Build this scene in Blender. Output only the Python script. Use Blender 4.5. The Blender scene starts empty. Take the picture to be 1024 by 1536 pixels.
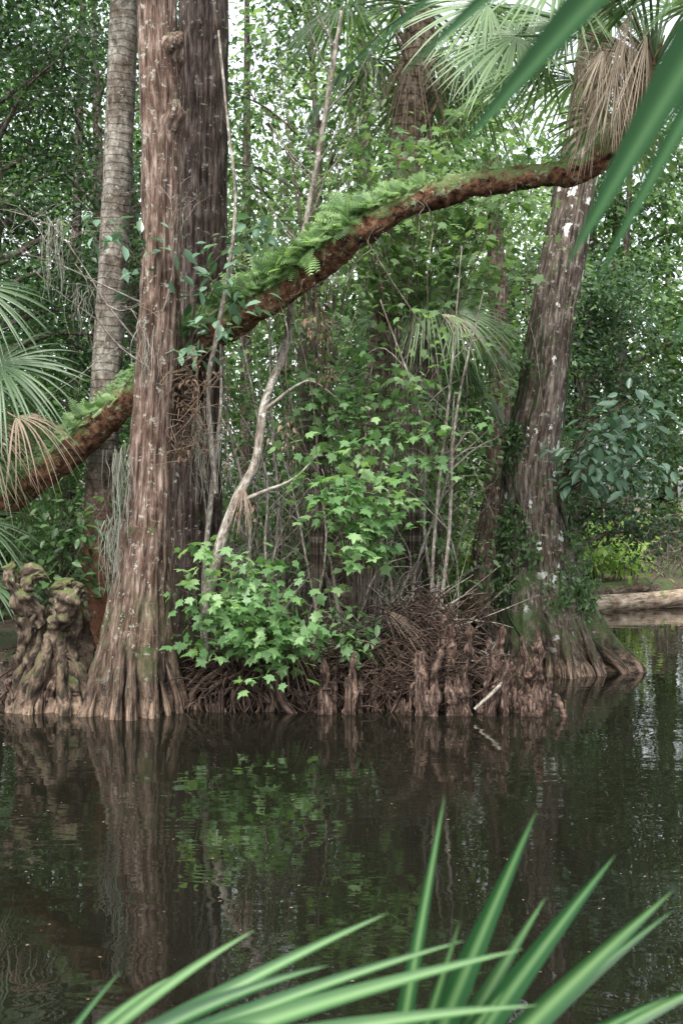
import bpy, math
import numpy as np
rng=np.random.default_rng(11)
R=math.radians
def U(a,b,n=None): return rng.uniform(a,b,n)
def unit(v):
    v=np.asarray(v,float); return v/(np.linalg.norm(v,axis=-1,keepdims=True)+1e-9)
# ---------------------------------------------------------------- noise
def _h(a,b,c):
    h=(a*374761393+b*668265263+c*1274126177)&0xffffffff
    h=((h^(h>>13))*1274126177)&0xffffffff
    return ((h^(h>>16))&0xffff)/65535.0
def vnoise(p):
    i=np.floor(p).astype(np.int64); f=p-i; u=f*f*(3-2*f); s=0
    for dx in (0,1):
        for dy in (0,1):
            for dz in (0,1):
                w=(u[...,0] if dx else 1-u[...,0])*(u[...,1] if dy else 1-u[...,1])*(u[...,2] if dz else 1-u[...,2])
                s=s+w*_h(i[...,0]+dx,i[...,1]+dy,i[...,2]+dz)
    return s*2-1
def fbm(p,o=4):
    s=0;a=.55
    for k in range(o):
        s=s+a*vnoise(p*(2.03**k)+k*17.3); a*=.5
    return s
# ---------------------------------------------------------------- mesh batch
class MB:
    def __init__(s): s.v=[];s.t=[];s.b=[];s.f={3:[],4:[]};s.n=0
    def add(s,V,F,tint=.5,bk=None):
        V=np.asarray(V,float).reshape(-1,3); n=len(V)
        s.v.append(V); s.t.append(np.broadcast_to(np.asarray(tint,float),(n,)).copy())
        s.b.append(V if bk is None else bk.reshape(-1,3))
        for f in F:
            f=np.asarray(f)
            if f.size: s.f[f.shape[1]].append(f+s.n)
        s.n+=n
def build(mb,name,mat,parent=None,smooth=True):
    me=bpy.data.meshes.new(name); V=np.concatenate(mb.v)
    me.vertices.add(len(V)); me.vertices.foreach_set('co',V.ravel().astype(np.float32))
    fl=[];st=[];o=0
    for k in (3,4):
        if mb.f[k]:
            a=np.concatenate(mb.f[k]); fl.append(a.ravel()); st.append(o+np.arange(len(a))*k); o+=a.size
    fl=np.concatenate(fl); st=np.concatenate(st)
    me.loops.add(len(fl)); me.loops.foreach_set('vertex_index',fl.astype(np.int32))
    me.polygons.add(len(st)); me.polygons.foreach_set('loop_start',st.astype(np.int32))
    me.update(calc_edges=True)
    a=me.attributes.new('tint','FLOAT','POINT'); a.data.foreach_set('value',np.concatenate(mb.t).astype(np.float32))
    a=me.attributes.new('bk','FLOAT_VECTOR','POINT'); a.data.foreach_set('vector',np.concatenate(mb.b).ravel().astype(np.float32))
    me.polygons.foreach_set('use_smooth',np.full(len(st),smooth,dtype=bool))
    me.validate(); me.materials.append(mat)
    ob=bpy.data.objects.new(name,me); bpy.context.scene.collection.objects.link(ob)
    if parent: ob.parent=parent
    return ob
def group(name):
    e=bpy.data.objects.new(name,None); bpy.context.scene.collection.objects.link(e); return e
def crv(P,n):
    P=np.asarray(P,float); k=len(P)
    E=np.vstack([2*P[0]-P[1],P,2*P[-1]-P[-2]])
    t=np.linspace(0,k-1-1e-6,n); i=t.astype(int); u=(t-i)[:,None]
    a,b,c,d=E[i],E[i+1],E[i+2],E[i+3]
    return .5*(2*b+(c-a)*u+(2*a-5*b+4*c-d)*u*u+(3*b-a-3*c+d)*u**3)
def frame(p):
    T=unit(np.gradient(p,axis=0)); ch=unit(p[-1]-p[0])
    ref=np.array([0,1.,0]) if abs(ch[1])<.8 else np.array([1.,0,0])
    N=unit(ref-(T@ref)[:,None]*T); return T,N,np.cross(T,N)
def tube(mb,C,n=12,m=6,flute=None,noise=None,tint=.5,cap=True):
    Q=crv(C,n); p=Q[:,:3]; r=np.maximum(Q[:,3],.001); T,N,B=frame(p)
    s=np.concatenate([[0],np.cumsum(np.linalg.norm(np.diff(p,axis=0),axis=1))])
    th=np.arange(m)*2*math.pi/m; c,sn=np.cos(th),np.sin(th)
    rad=np.repeat(r[:,None],m,1)
    bk=np.stack([c*r[:,None],sn*r[:,None],np.repeat(s[:,None],m,1)],-1)
    if flute is not None: rad=rad*(1+flute(th[None,:],s[:,None]+p[0,2]))
    if noise:
        for amp,sx,sz in noise: rad=rad+amp*fbm(bk*np.array([sx,sx,sz])+p[0]*3.1,3)
    rad=np.maximum(rad,r[:,None]*.15)
    V=p[:,None,:]+rad[...,None]*(c[None,:,None]*N[:,None,:]+sn[None,:,None]*B[:,None,:])
    i=np.arange(n-1)[:,None]*m; j=np.arange(m)[None,:]; j2=(j+1)%m
    F=np.stack([i+j,i+j2,i+m+j2,i+m+j],-1).reshape(-1,4)
    V=V.reshape(-1,3); fs=[F]; bk=bk.reshape(-1,3)
    if cap:
        V=np.vstack([V,p[-1:]+T[-1:]*r[-1]*.3]); bk=np.vstack([bk,[[0,0,s[-1]]]])
        k=(n-1)*m; j=np.arange(m); fs.append(np.stack([k+j,k+(j+1)%m,np.full(m,n*m)],-1))
    mb.add(V,fs,tint,bk)
# ---------------------------------------------------------------- leaves
FAR=(np.array([[0,0,0],[.28,.42,.07],[0,1,-.03],[-.28,.42,.07]]),[np.array([[0,1,2],[0,2,3]])])
OVAL=(np.array([[0,0,0],[.2,.28,.06],[.21,.62,.04],[0,1,-.1],[-.21,.62,.04],[-.2,.28,.06]]),[np.array([[0,1,2,3],[0,3,4,5]])])
_m=np.array([[0,.36,0],[0,0,0],[.1,.12,.01],[.38,.1,-.03],[.3,.27,.02],[.56,.5,-.06],[.36,.52,.0],[.3,.66,-.02],[.17,.6,.02],[.13,.78,0],[0,1,-.09],
  [-.13,.78,0],[-.17,.6,.02],[-.3,.66,-.02],[-.36,.52,0],[-.56,.5,-.06],[-.3,.27,.02],[-.38,.1,-.03],[-.1,.12,.01]])
_f=np.array([[0,i,i+1] for i in range(1,18)]+[[0,18,1]])
MAPLE=(_m,[_f])
CURL=(np.array([[0,0,0],[.2,.25,.12],[.16,.6,.16],[.05,1,-.25],[-.16,.6,.1],[-.2,.25,.14]]),[np.array([[0,1,2,3],[0,3,4,5]])])
fv=[];ff=[]
for i in range(9):
    y=.08+i*.1; w=.24*math.sin(math.pi*(.18+.8*i/9))+.03
    for sg in (-1,1):
        b=len(fv); z=-.35*y*y
        fv+= [[0,y,z],[sg*w,y+.07,z-.05],[sg*w*.9,y+.1,z-.05],[0,y+.085,z-.03]]; ff.append([b,b+1,b+2,b+3])
FERN=(np.array(fv),[np.array(ff)])
def scatter(mb,T,pos,d,nr,size,tint):
    tv,tf=T; n=len(pos); y=unit(d); z=unit(nr-(nr*y).sum(1,keepdims=True)*y); x=np.cross(y,z)
    size=np.broadcast_to(np.asarray(size,float),(n,))[:,None,None]
    V=pos[:,None,:]+size*(tv[None,:,0:1]*x[:,None]+tv[None,:,1:2]*y[:,None]+tv[None,:,2:3]*z[:,None])
    k=len(tv); F=[(f[None]+(np.arange(n)*k)[:,None,None]).reshape(-1,f.shape[1]) for f in tf]
    mb.add(V,F,np.repeat(np.broadcast_to(tint,(n,)),k))
def sprays(mb,C,r,k,size,T=FAR,flat=.35,droop=.25,t0=0.,t1=1.,tw=.5):
    C=np.asarray(C,float); M=len(C); 
    st=np.repeat(U(t0,t1,M),k); c=np.repeat(C,k,0); n=M*k
    off=rng.normal(size=(n,3))*np.array([r,r,r*flat]); off[:,2]-=.35*np.linalg.norm(off[:,:2],axis=1)
    d=unit(off*[1,1,.5])+rng.normal(size=(n,3))*.5; d[:,2]-=droop
    nr=np.array([0,-.25,1.])+rng.normal(size=(n,3))*tw
    scatter(mb,T,c+off,d,nr,size*U(.65,1.25,n),np.clip(st*.7+U(0,.3,n),0,1))
# ---------------------------------------------------------------- palm fan
def fan(mb,hub,axis,nrm,L0,nseg=34,spread=112,droop=.35,tint=.5,stat=8,split=.42,wf=1.,jit=.03,fold=.55):
    hub=np.asarray(hub,float); ax=unit(axis); nr=unit(nrm-np.dot(nrm,ax)*ax); sd=np.cross(ax,nr)
    sp=R(spread); a=np.linspace(-sp,sp,nseg)+rng.normal(size=nseg)*jit; da=2*sp/nseg
    t=np.linspace(.03,1,stat)
    d=np.cos(a)[:,None]*ax+np.sin(a)[:,None]*sd+.12*nr
    d=unit(d); L=L0*(1-.28*(a/sp)**2)*U(.88,1.06,nseg)
    g=droop*U(.6,1.4,nseg)
    pos=hub+d[:,None,:]*(L[:,None]*t)[...,None]
    pos[...,2]-=(L*g)[:,None]*t**2.2
    pos+= nr*(-.10*L0)*(np.abs(a/sp)[:,None,None]**2)*t[None,:,None]
    w=np.where(t<split,t,split*np.clip((1-t)/(1-split),0,1)**.75)*math.tan(da/2)*1.05*wf
    w=L[:,None]*w[None,:]+.0008
    lat=unit(np.cross(d,nr))[:,None,:]
    f=nr*(w*fold)[...,None]
    V=np.stack([pos-lat*w[...,None]-f*.5,pos+f*.5,pos+lat*w[...,None]-f*.5],2)
    i=(np.arange(nseg)*stat*3)[:,None,None]+(np.arange(stat-1)*3)[None,:,None]+np.arange(2)[None,None,:]
    F=np.stack([i,i+1,i+4,i+3],-1).reshape(-1,4)
    tt=np.repeat(np.clip(tint+U(-.12,.12,nseg),0,1),stat*3)
    mb.add(V,[F],tt)
def blade(mb,p0,p1,w,sag=.05,nrm=(0,-.5,.8),tint=.5,n=16,peak=.35):
    p0=np.array(p0,float);p1=np.array(p1,float); t=np.linspace(0,1,n)[:,None]
    p=p0+(p1-p0)*t; p[:,2:]+=sag*4*t*(1-t)
    d=unit(np.gradient(p,axis=0)); nr=np.array(nrm,float)+0*p; nr=unit(nr-(nr*d).sum(1,keepdims=True)*d); lat=np.cross(d,nr)
    ww=w*.5*np.where(t<peak,.35+.65*t/peak,np.clip((1-t)/(1-peak),0,1)**.8)+.0003
    V=np.stack([p+lat*ww*a+nr*ww*b for a,b in [(-1,.18),(-.55,-.12),(-.08,-.3),(.08,-.3),(.5,-.1),(1,.18)]],1)
    i=(np.arange(n-1)*6)[:,None]+np.arange(5)[None]; F=np.stack([i,i+1,i+7,i+6],-1).reshape(-1,4)
    tt=np.tile([tint-.1,tint,tint+.4,tint+.4,tint,tint-.12],n)+np.repeat(np.linspace(-.05,.12,n),6)
    mb.add(V,[F],np.clip(tt,0,1))
# ---------------------------------------------------------------- materials
def nmat(name):
    m=bpy.data.materials.new(name); m.use_nodes=True; nt=m.node_tree; nt.nodes.clear()
    def add(t,**kw):
        n=nt.nodes.new(t)
        for k,v in kw.items():
            if k.startswith('_'): setattr(n,k[1:],v)
            else:
                key=int(k[1:]) if k[0]=='i' and k[1:].isdigit() else k.replace('__',' ')
                if isinstance(v,bpy.types.NodeSocket): nt.links.new(v,n.inputs[key])
                else: n.inputs[key].default_value=v
        return n
    return m,nt,add
def ramp(add,fac,stops):
    n=add('ShaderNodeValToRGB',Fac=fac); e=n.color_ramp.elements
    while len(e)<len(stops): e.new(.5)
    for x,(p,c) in zip(e,stops):
        x.position=p; x.color=(*c,1) if len(c)==3 else c
    return n.outputs['Color']
def noise(add,vec,scale,detail=6,rough=.6,dist=0.):
    return add('ShaderNodeTexNoise',Vector=vec,Scale=scale,Detail=detail,Roughness=rough,Distortion=dist).outputs['Fac']
def mix(add,f,a,b,mode='MIX'):
    n=add('ShaderNodeMix',_data_type='RGBA',_blend_type=mode)
    nt=n.id_data
    for i,v in ((0,f),(6,a),(7,b)):
        if isinstance(v,bpy.types.NodeSocket): nt.links.new(v,n.inputs[i])
        else: n.inputs[i].default_value=v if i==0 else (*v,1)
    return n.outputs[2]
def mathn(add,op,a,b=0.):
    return add('ShaderNodeMath',_operation=op,i0=a,i1=b).outputs[0]
def bark(name,c0,c1,c2,sx=26,sz=3,lich=.5,lcol=(.42,.44,.38),moss=0.,mcol=(.07,.11,.035),wet=True,rings=0,ringd=.75,red=0.,rcol=(.16,.06,.03),bump=.9,spots=0.,lowmoss=0.):
    m,nt,add=nmat(name)
    at=add('ShaderNodeAttribute',_attribute_name='bk').outputs['Vector']
    mp=add('ShaderNodeMapping',Vector=at,Scale=(sx,sx,sz)).outputs[0]
    n1=noise(add,mp,1,5,.7,.4)
    n2=noise(add,at,3.2,3,.6)
    n4=noise(add,at,45,2,.7)
    col=ramp(add,n1,[(.36,c0),(.5,c1),(.64,c2)])
    col=mix(add,ramp(add,n2,[(.38,(0,0,0)),(.62,(1,1,1))]),col,mix(add,1.,col,(.5,.44,.4),'MULTIPLY'))
    hgt=n1
    if rings:
        z=add('ShaderNodeSeparateXYZ',Vector=at).outputs[2]
        zz=mathn(add,'ADD',mathn(add,'MULTIPLY',z,rings),mathn(add,'MULTIPLY',n2,1.6))
        fr=mathn(add,'FRACT',zz)
        rg=ramp(add,fr,[(0,(.2,.2,.2)),(.12,(1,1,1)),(.8,(.8,.8,.8)),(1,(.2,.2,.2))])
        col=mix(add,ringd,col,rg,'MULTIPLY'); hgt=mathn(add,'ADD',mathn(add,'MULTIPLY',rg,.5*ringd),n1)
    if red:
        pz=add('ShaderNodeSeparateXYZ',Vector=add('ShaderNodeNewGeometry').outputs['Position']).outputs[2]
        f=add('ShaderNodeMapRange',Value=mathn(add,'ADD',pz,mathn(add,'MULTIPLY',n2,2.))); f.inputs[1].default_value=red+1.4; f.inputs[2].default_value=red
        col=mix(add,f.outputs[0],col,mix(add,n1,(rcol[0]*.3,rcol[1]*.3,rcol[2]*.3),rcol))
    if moss:
        nz=add('ShaderNodeSeparateXYZ',Vector=add('ShaderNodeNewGeometry').outputs['Normal']).outputs[2]
        f=mathn(add,'ADD',mathn(add,'MULTIPLY',nz,.28),noise(add,at,5,4,.7))
        f=ramp(add,f,[(.66-.2*moss,(0,0,0)),(.76-.2*moss,(1,1,1))])
        col=mix(add,f,col,mix(add,n4,(mcol[0]*.35,mcol[1]*.35,mcol[2]*.35),mcol))
    if lich:
        n3=noise(add,at,13,4,.75)
        f=ramp(add,n3,[(.66-.12*lich,(0,0,0)),(.72-.12*lich,(lich,)*3)])
        col=mix(add,f,col,lcol)
    if spots:
        nn=add('ShaderNodeTexNoise',Vector=at,Scale=6.,Detail=3.,Roughness=.7).outputs['Color']
        vv=add('ShaderNodeVectorMath',_operation='ADD',i0=add('ShaderNodeMapping',Vector=at,Scale=(5.5,5.5,4)).outputs[0],i1=nn).outputs[0]
        vo=add('ShaderNodeTexVoronoi',Vector=vv,Scale=1.)
        d=mathn(add,'ADD',vo.outputs['Distance'],mathn(add,'MULTIPLY',n4,.25))
        sep=add('ShaderNodeSeparateXYZ',Vector=vo.outputs['Color'])
        sel=mathn(add,'GREATER_THAN',sep.outputs[0],1-spots)
        f=mathn(add,'MULTIPLY',sel,mathn(add,'LESS_THAN',d,mathn(add,'ADD',mathn(add,'MULTIPLY',sep.outputs[1],.28),.2)))
        col=mix(add,mathn(add,'MULTIPLY',f,.9),col,(.6,.62,.58))
    rough=.9
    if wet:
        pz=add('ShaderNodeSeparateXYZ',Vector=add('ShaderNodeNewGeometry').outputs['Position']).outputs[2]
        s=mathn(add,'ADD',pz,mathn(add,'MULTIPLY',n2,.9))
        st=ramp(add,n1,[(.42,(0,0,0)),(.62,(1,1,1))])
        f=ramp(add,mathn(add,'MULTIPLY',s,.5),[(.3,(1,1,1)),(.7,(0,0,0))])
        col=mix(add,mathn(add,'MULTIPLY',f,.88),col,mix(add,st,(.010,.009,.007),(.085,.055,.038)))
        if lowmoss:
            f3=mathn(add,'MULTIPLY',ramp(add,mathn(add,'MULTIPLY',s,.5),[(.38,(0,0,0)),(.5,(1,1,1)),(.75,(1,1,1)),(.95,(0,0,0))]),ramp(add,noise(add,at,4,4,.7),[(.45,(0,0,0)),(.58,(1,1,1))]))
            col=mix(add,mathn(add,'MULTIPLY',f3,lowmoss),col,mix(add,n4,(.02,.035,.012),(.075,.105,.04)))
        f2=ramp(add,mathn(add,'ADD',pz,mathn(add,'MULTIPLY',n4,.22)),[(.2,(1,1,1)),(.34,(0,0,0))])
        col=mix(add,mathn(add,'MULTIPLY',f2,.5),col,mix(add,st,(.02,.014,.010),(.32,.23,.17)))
    b=add('ShaderNodeBump',Height=mathn(add,'ADD',hgt,mathn(add,'MULTIPLY',n4,.25)),Strength=bump,Distance=.03).outputs[0]
    p=add('ShaderNodeBsdfPrincipled',Base__Color=col,Roughness=rough,Normal=b); p.inputs['Specular IOR Level'].default_value=.2
    add('ShaderNodeOutputMaterial',Surface=p.outputs[0]); return m
def leafm(name,c0,c1,c2,tr=.4,rough=.45,spec=.4,trc=1.5,simple=False):
    m,nt,add=nmat(name)
    t=add('ShaderNodeAttribute',_attribute_name='tint').outputs['Fac']
    col=ramp(add,t,[(.0,c0),(.5,c1),(1.,c2)])
    if simple: p=add('ShaderNodeBsdfDiffuse',Color=col)
    else:
        p=add('ShaderNodeBsdfPrincipled',Base__Color=col,Roughness=rough); p.inputs['Specular IOR Level'].default_value=spec
    tc=mix(add,1.,col,(trc*1.05,trc*1.1,trc*.65),'MULTIPLY')
    s=add('ShaderNodeBsdfTranslucent',Color=tc)
    mx=add('ShaderNodeMixShader',Fac=tr,i1=p.outputs[0],i2=s.outputs[0])
    add('ShaderNodeOutputMaterial',Surface=mx.outputs[0]); return m
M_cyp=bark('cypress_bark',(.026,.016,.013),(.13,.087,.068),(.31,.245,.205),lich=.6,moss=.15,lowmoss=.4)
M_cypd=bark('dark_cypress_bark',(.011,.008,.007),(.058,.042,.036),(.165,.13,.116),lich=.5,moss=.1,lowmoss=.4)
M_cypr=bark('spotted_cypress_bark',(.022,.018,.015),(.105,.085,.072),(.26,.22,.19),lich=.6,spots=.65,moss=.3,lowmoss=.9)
M_palm=bark('palm_bark',(.07,.062,.05),(.18,.165,.14),(.33,.31,.27),sx=14,sz=8,lich=.5,rings=11,ringd=.6,red=2.4,rcol=(.22,.11,.065),wet=False,bump=.6)
M_palm2=bark('rough_palm_bark',(.06,.045,.032),(.2,.16,.12),(.36,.3,.24),sx=16,sz=8,lich=.35,rings=8,wet=False)
M_lean=bark('mossy_palm_bark',(.018,.009,.006),(.13,.064,.036),(.28,.165,.10),sx=12,sz=12,lich=.65,lcol=(.3,.34,.23),moss=.8,mcol=(.14,.18,.07),wet=False,rings=7,ringd=.3)
M_twig=bark('pale_twig_bark',(.1,.09,.075),(.24,.22,.19),(.44,.42,.38),sx=30,sz=10,lich=.6,lcol=(.55,.57,.52),wet=False,bump=.3)
M_stem=bark('stem_bark',(.04,.034,.027),(.12,.10,.082),(.27,.25,.21),sx=30,sz=8,lich=.6,wet=False,bump=.3)
M_root=bark('root_wood',(.010,.007,.005),(.06,.04,.031),(.2,.15,.118),sx=30,sz=5,lich=.2,wet=False,bump=.8)
M_knee=bark('knee_bark',(.012,.008,.006),(.07,.046,.036),(.24,.17,.135),sx=34,sz=6,lich=.3,wet=False,bump=1.2)
M_log=bark('log_wood',(.12,.09,.065),(.38,.31,.23),(.55,.47,.37),sx=18,sz=3,lich=.2,wet=False)
M_dlog=bark('dark_log_wood',(.04,.03,.02),(.13,.10,.075),(.25,.2,.16),sx=18,sz=3,lich=.2,wet=False,moss=.2)
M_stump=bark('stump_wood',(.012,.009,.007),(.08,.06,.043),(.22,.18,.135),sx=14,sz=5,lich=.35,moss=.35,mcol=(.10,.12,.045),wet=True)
L_dark=leafm('dark_leaves',(.014,.032,.013),(.034,.075,.032),(.085,.15,.07),rough=.35)
L_mid=leafm('mid_leaves',(.026,.056,.02),(.065,.13,.05),(.15,.24,.10))
L_under=leafm('understory_leaves',(.022,.05,.018),(.055,.11,.042),(.13,.21,.09),simple=True)
L_light=leafm('light_leaves',(.055,.11,.04),(.12,.21,.085),(.24,.34,.165),tr=.45)
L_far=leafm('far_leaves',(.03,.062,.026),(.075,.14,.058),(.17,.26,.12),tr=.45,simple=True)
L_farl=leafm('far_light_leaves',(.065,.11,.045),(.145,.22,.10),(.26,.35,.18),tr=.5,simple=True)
L_maple=leafm('maple_leaves',(.055,.125,.04),(.12,.23,.09),(.25,.37,.17),tr=.42)
L_lime=leafm('lime_leaves',(.1,.18,.03),(.19,.31,.06),(.3,.42,.12),tr=.45)
L_blue=leafm('glossy_leaves',(.04,.09,.05),(.08,.155,.095),(.16,.26,.18),tr=.25,rough=.3,spec=.5)
L_fern=leafm('fern_fronds',(.05,.10,.03),(.13,.23,.08),(.26,.38,.16),tr=.4)
L_palm=leafm('palm_fronds',(.045,.082,.04),(.10,.165,.08),(.22,.31,.165),tr=.4,rough=.38)
L_fore=leafm('palmetto_blades',(.006,.028,.009),(.014,.058,.018),(.11,.20,.08),tr=.16,rough=.45,spec=.22)
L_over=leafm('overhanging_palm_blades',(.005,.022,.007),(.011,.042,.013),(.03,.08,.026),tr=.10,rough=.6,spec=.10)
L_dead=leafm('dead_fronds',(.09,.062,.043),(.25,.195,.15),(.44,.38,.31),tr=.3,rough=.8,spec=.1,trc=1.2)
L_litter=leafm('leaf_litter_brown',(.03,.02,.013),(.10,.068,.046),(.24,.175,.13),tr=.1,rough=.9,spec=.1,trc=1.)
L_moss=leafm('spanish_moss_grey',(.12,.125,.1),(.24,.25,.2),(.36,.37,.32),tr=.3,rough=.9,spec=.1,trc=1.2)

# ---------------------------------------------------------------- terrain + water
def shore(x):
    b=np.interp(x,[-100,-10,-4.3,-3.4,-2.6,1.25,1.7,2.2,4,6,10,20,100],[14,13.8,13.4,12.45,12.3,12.4,15,19.3,21.5,25,28.2,30,36])
    return b+.16*np.sin(np.asarray(x)*3.7+1)*np.exp(-(np.asarray(x)/2.5)**4)
def ground_z(x,y):
    d=y-shore(x); sm=lambda v:np.clip(v,0,1)**2*(3-2*np.clip(v,0,1))
    z=-.8+1.25*sm((d+.25)/.6)+.028*np.clip(d,0,60)+ .9*sm((x-3.5)/3)*sm((d-.5)/6)
    z=z+.4*np.exp(-((x-.85)/.5)**2-((y-12.75)/.35)**2)
    nb=1.25*sm((2.9-y)/.8)
    z=np.maximum(z,-.8+nb)
    p=np.stack([x*1.3,y*1.3,0*x],-1)
    return z+.09*fbm(p,4)*(z>-.7)
def gz(x,y): return float(ground_z(np.array([x]),np.array([y]))[0])
xs=np.unique(np.concatenate([np.linspace(-150,-12,30),np.linspace(-12,14,240),np.linspace(14,150,30)]))
ys=np.unique(np.concatenate([np.linspace(-60,0,14),np.linspace(0,3.6,14),np.linspace(3.6,11.8,10),np.linspace(11.8,20,120),np.linspace(20,40,70),np.linspace(40,260,30)]))
X,Y=np.meshgrid(xs,ys); Z=ground_z(X,Y); mb=MB(); nx=len(xs)
i=(np.arange(len(ys)-1)*nx)[:,None]+np.arange(nx-1)[None]
mb.add(np.stack([X,Y,Z],-1),[np.stack([i,i+1,i+nx+1,i+nx],-1).reshape(-1,4)])
m,nt,add=nmat('forest_floor')
pos=add('ShaderNodeNewGeometry').outputs['Position']
a=noise(add,pos,22,5,.7); b=noise(add,pos,1.1,3,.6)
col=ramp(add,a,[(.35,(.018,.012,.008)),(.5,(.07,.048,.032)),(.68,(.19,.14,.1))])
col=mix(add,ramp(add,b,[(.5,(0,0,0)),(.62,(1,1,1))]),col,mix(add,a,(.02,.03,.01),(.09,.13,.04)))
bp=add('ShaderNodeBump',Height=a,Strength=1.,Distance=.06).outputs[0]
p=add('ShaderNodeBsdfPrincipled',Base__Color=col,Roughness=.95,Normal=bp)
add('ShaderNodeOutputMaterial',Surface=p.outputs[0]); build(mb,'ground',m)
mb=MB(); mb.add([[-150,-3,0],[150,-3,0],[150,60,0],[-150,60,0]],[np.array([[0,1,2,3]])])
m,nt,add=nmat('tannin_water'); pos=add('ShaderNodeNewGeometry').outputs['Position']
w1=noise(add,add('ShaderNodeMapping',Vector=pos,Scale=(.8,1.6,1)).outputs[0],1.5,2,.5,.6)
w2=noise(add,add('ShaderNodeMapping',Vector=pos,Scale=(1,1.9,1)).outputs[0],9,2,.5,.3)
px_=noise(add,pos,.35,2,.5)
amp=ramp(add,px_,[(.4,(.04,.04,.04)),(.62,(.45,.45,.45))])
h=mathn(add,'ADD',w1,mathn(add,'MULTIPLY',w2,mathn(add,'MULTIPLY',amp,.3)))
bp=add('ShaderNodeBump',Height=h,Strength=.24,Distance=.02).outputs[0]
p=add('ShaderNodeBsdfPrincipled',Base__Color=(.006,.006,.004,1),Roughness=.0,IOR=1.45,Normal=bp)
add('ShaderNodeOutputMaterial',Surface=p.outputs[0]); build(mb,'river_water',m)
mb=MB(); n=520
px=U(-4,5,n);py=4.4+8*U(0,1,n); a=U(0,6.28,n)
scatter(mb,FAR,np.stack([px,py,np.full(n,.006)],-1),np.stack([np.cos(a),np.sin(a),0*a],-1),np.tile([0,0,1.],(n,1)),U(.006,.026,n),U(.4,1,n))
build(mb,'floating_debris',L_litter)

# ---------------------------------------------------------------- cypress trees
def fluter(h0,amp,ph,freqs=(5,8,13,21)):
    def f(th,z):
        A=amp*np.exp(-np.clip(z,0,50)/h0)
        return A*(.5*np.cos(freqs[0]*th+ph+.25*z)+.38*np.cos(freqs[1]*th+2*ph)+.26*np.cos(freqs[2]*th+3*ph+.3*np.sin(z*3))+.16*np.cos(freqs[3]*th+ph))+.03*np.cos(3*th+z*.8)+.02*np.cos(7*th+ph+z*.3)
    return f
def crown_sprays(g,cx,cy,z0,z1,rad,n,mat,ls,k=26):
    br=MB();lf=MB();cs=[]
    for i in range(n):
        z=U(z0,z1);a=U(0,6.28);l=rad*U(.5,1.)*(1-.5*(z-z0)/(z1-z0))
        e=np.array([cx+math.cos(a)*l,cy+math.sin(a)*l,z+.3*l])
        C=[[cx,cy,z,.05],[cx+math.cos(a)*l*.5,cy+math.sin(a)*l*.5,z+.28*l,.03],[*e,.008]]
        tube(br,C,8,5); q=crv(C,9)[3:,:3]
        for w in q: cs.append(w+rng.normal(size=3)*.22)
    sprays(lf,cs,.28,k,ls,FAR,.4); build(br,'branches',M_stem,g); build(lf,'foliage',mat,g)
def cypress(C,mat,flute,noiseamp=.02,crown=None):
    g=group('cypress_tree'); mb=MB()
    tube(mb,C,300,110,flute,[(noiseamp,6,1.2),(.02,30,3.)]); build(mb,'trunk',mat,g)
    if crown: crown_sprays(g,*crown)
    return g
g1=cypress([[-2.24,12.05,-.4,.56],[-2.22,12.05,.0,.47],[-2.18,12.05,.6,.40],[-2.1,12.03,1.5,.30],[-2.03,12,2.4,.235],[-1.99,12,3.3,.215],[-1.93,12,4.4,.205],[-1.9,12,5.5,.205],[-1.92,12,6.6,.215],[-1.95,12,7.6,.20],[-1.95,12,10,.17],[-1.9,12,13,.08]],
  M_cyp,fluter(.9,.36,.7),.035,(-1.95,12,10.5,13,2.4,8,L_light,.16))
mb=MB()
tube(mb,[[-1.86,11.98,6.85,.16],[-1.78,11.9,7.0,.13],[-1.7,11.88,7.08,.06],[-1.66,11.87,7.12,.02]],24,20,None,[(.05,9,9)])
tube(mb,[[-1.86,11.95,6.1,.15],[-1.76,11.9,6.35,.12],[-1.70,11.9,6.42,.04]],24,20,None,[(.05,9,9)])
build(mb,'burl',M_cyp,g1)
g2=cypress([[-1.78,13.3,-.3,.6],[-1.76,13.3,.5,.45],[-1.74,13.3,1.5,.36],[-1.72,13.3,3,.31],[-1.66,13.3,4.5,.29],[-1.64,13.3,6,.29],[-1.62,13.3,8,.285],[-1.6,13.3,12,.2],[-1.6,13.3,15,.08]],
  M_cypd,fluter(.8,.25,2.1),.02,(-1.6,13.3,11,14.5,2.6,8,L_light,.16))
C3=[[2.84,15.4,-.4,1.04],[2.82,15.4,.0,.88],[2.76,15.4,.45,.72],[2.68,15.4,.95,.60],[2.62,15.4,1.6,.49],[2.59,15.4,2.3,.42],[2.6,15.4,2.9,.37],[2.72,15.4,3.7,.33],[2.93,15.4,5.16,.30],[3.15,15.4,6.43,.28],[3.4,15.4,8,.24],[3.6,15.4,11,.15],[3.7,15.4,13,.05]]
g3=cypress(C3,M_cypr,fluter(.6,.36,1.3,(7,11,17,26)),.03,(3.6,15.4,10.5,13,2.4,6,L_light,.16))
def ribs(g,cx,cy,r0,r1,n,h,mat,a0=0,a1=6.28):
    mb=MB()
    for a in np.linspace(a0,a1,n)+U(-.14,.14,n):
        hh=h*U(.4,1.3);rr=r1*U(.8,1.12); c,s=math.cos(a),math.sin(a); w=U(.025,.065)
        tube(mb,[[cx+c*r0*.8,cy+s*r0*.8,hh,w*.5],[cx+c*(r0+.3*(rr-r0)),cy+s*(r0+.3*(rr-r0)),hh*.5,w],[cx+c*(r0+.75*(rr-r0)),cy+s*(r0+.75*(rr-r0)),hh*.15,w*1.2],[cx+c*rr,cy+s*rr,-.15,w*1.3]],16,10,None,[(.03,12,5)])
    build(mb,'buttress_roots',mat,g)
ribs(g1,-2.2,12.05,.36,.58,18,.8,M_cyp)
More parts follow.
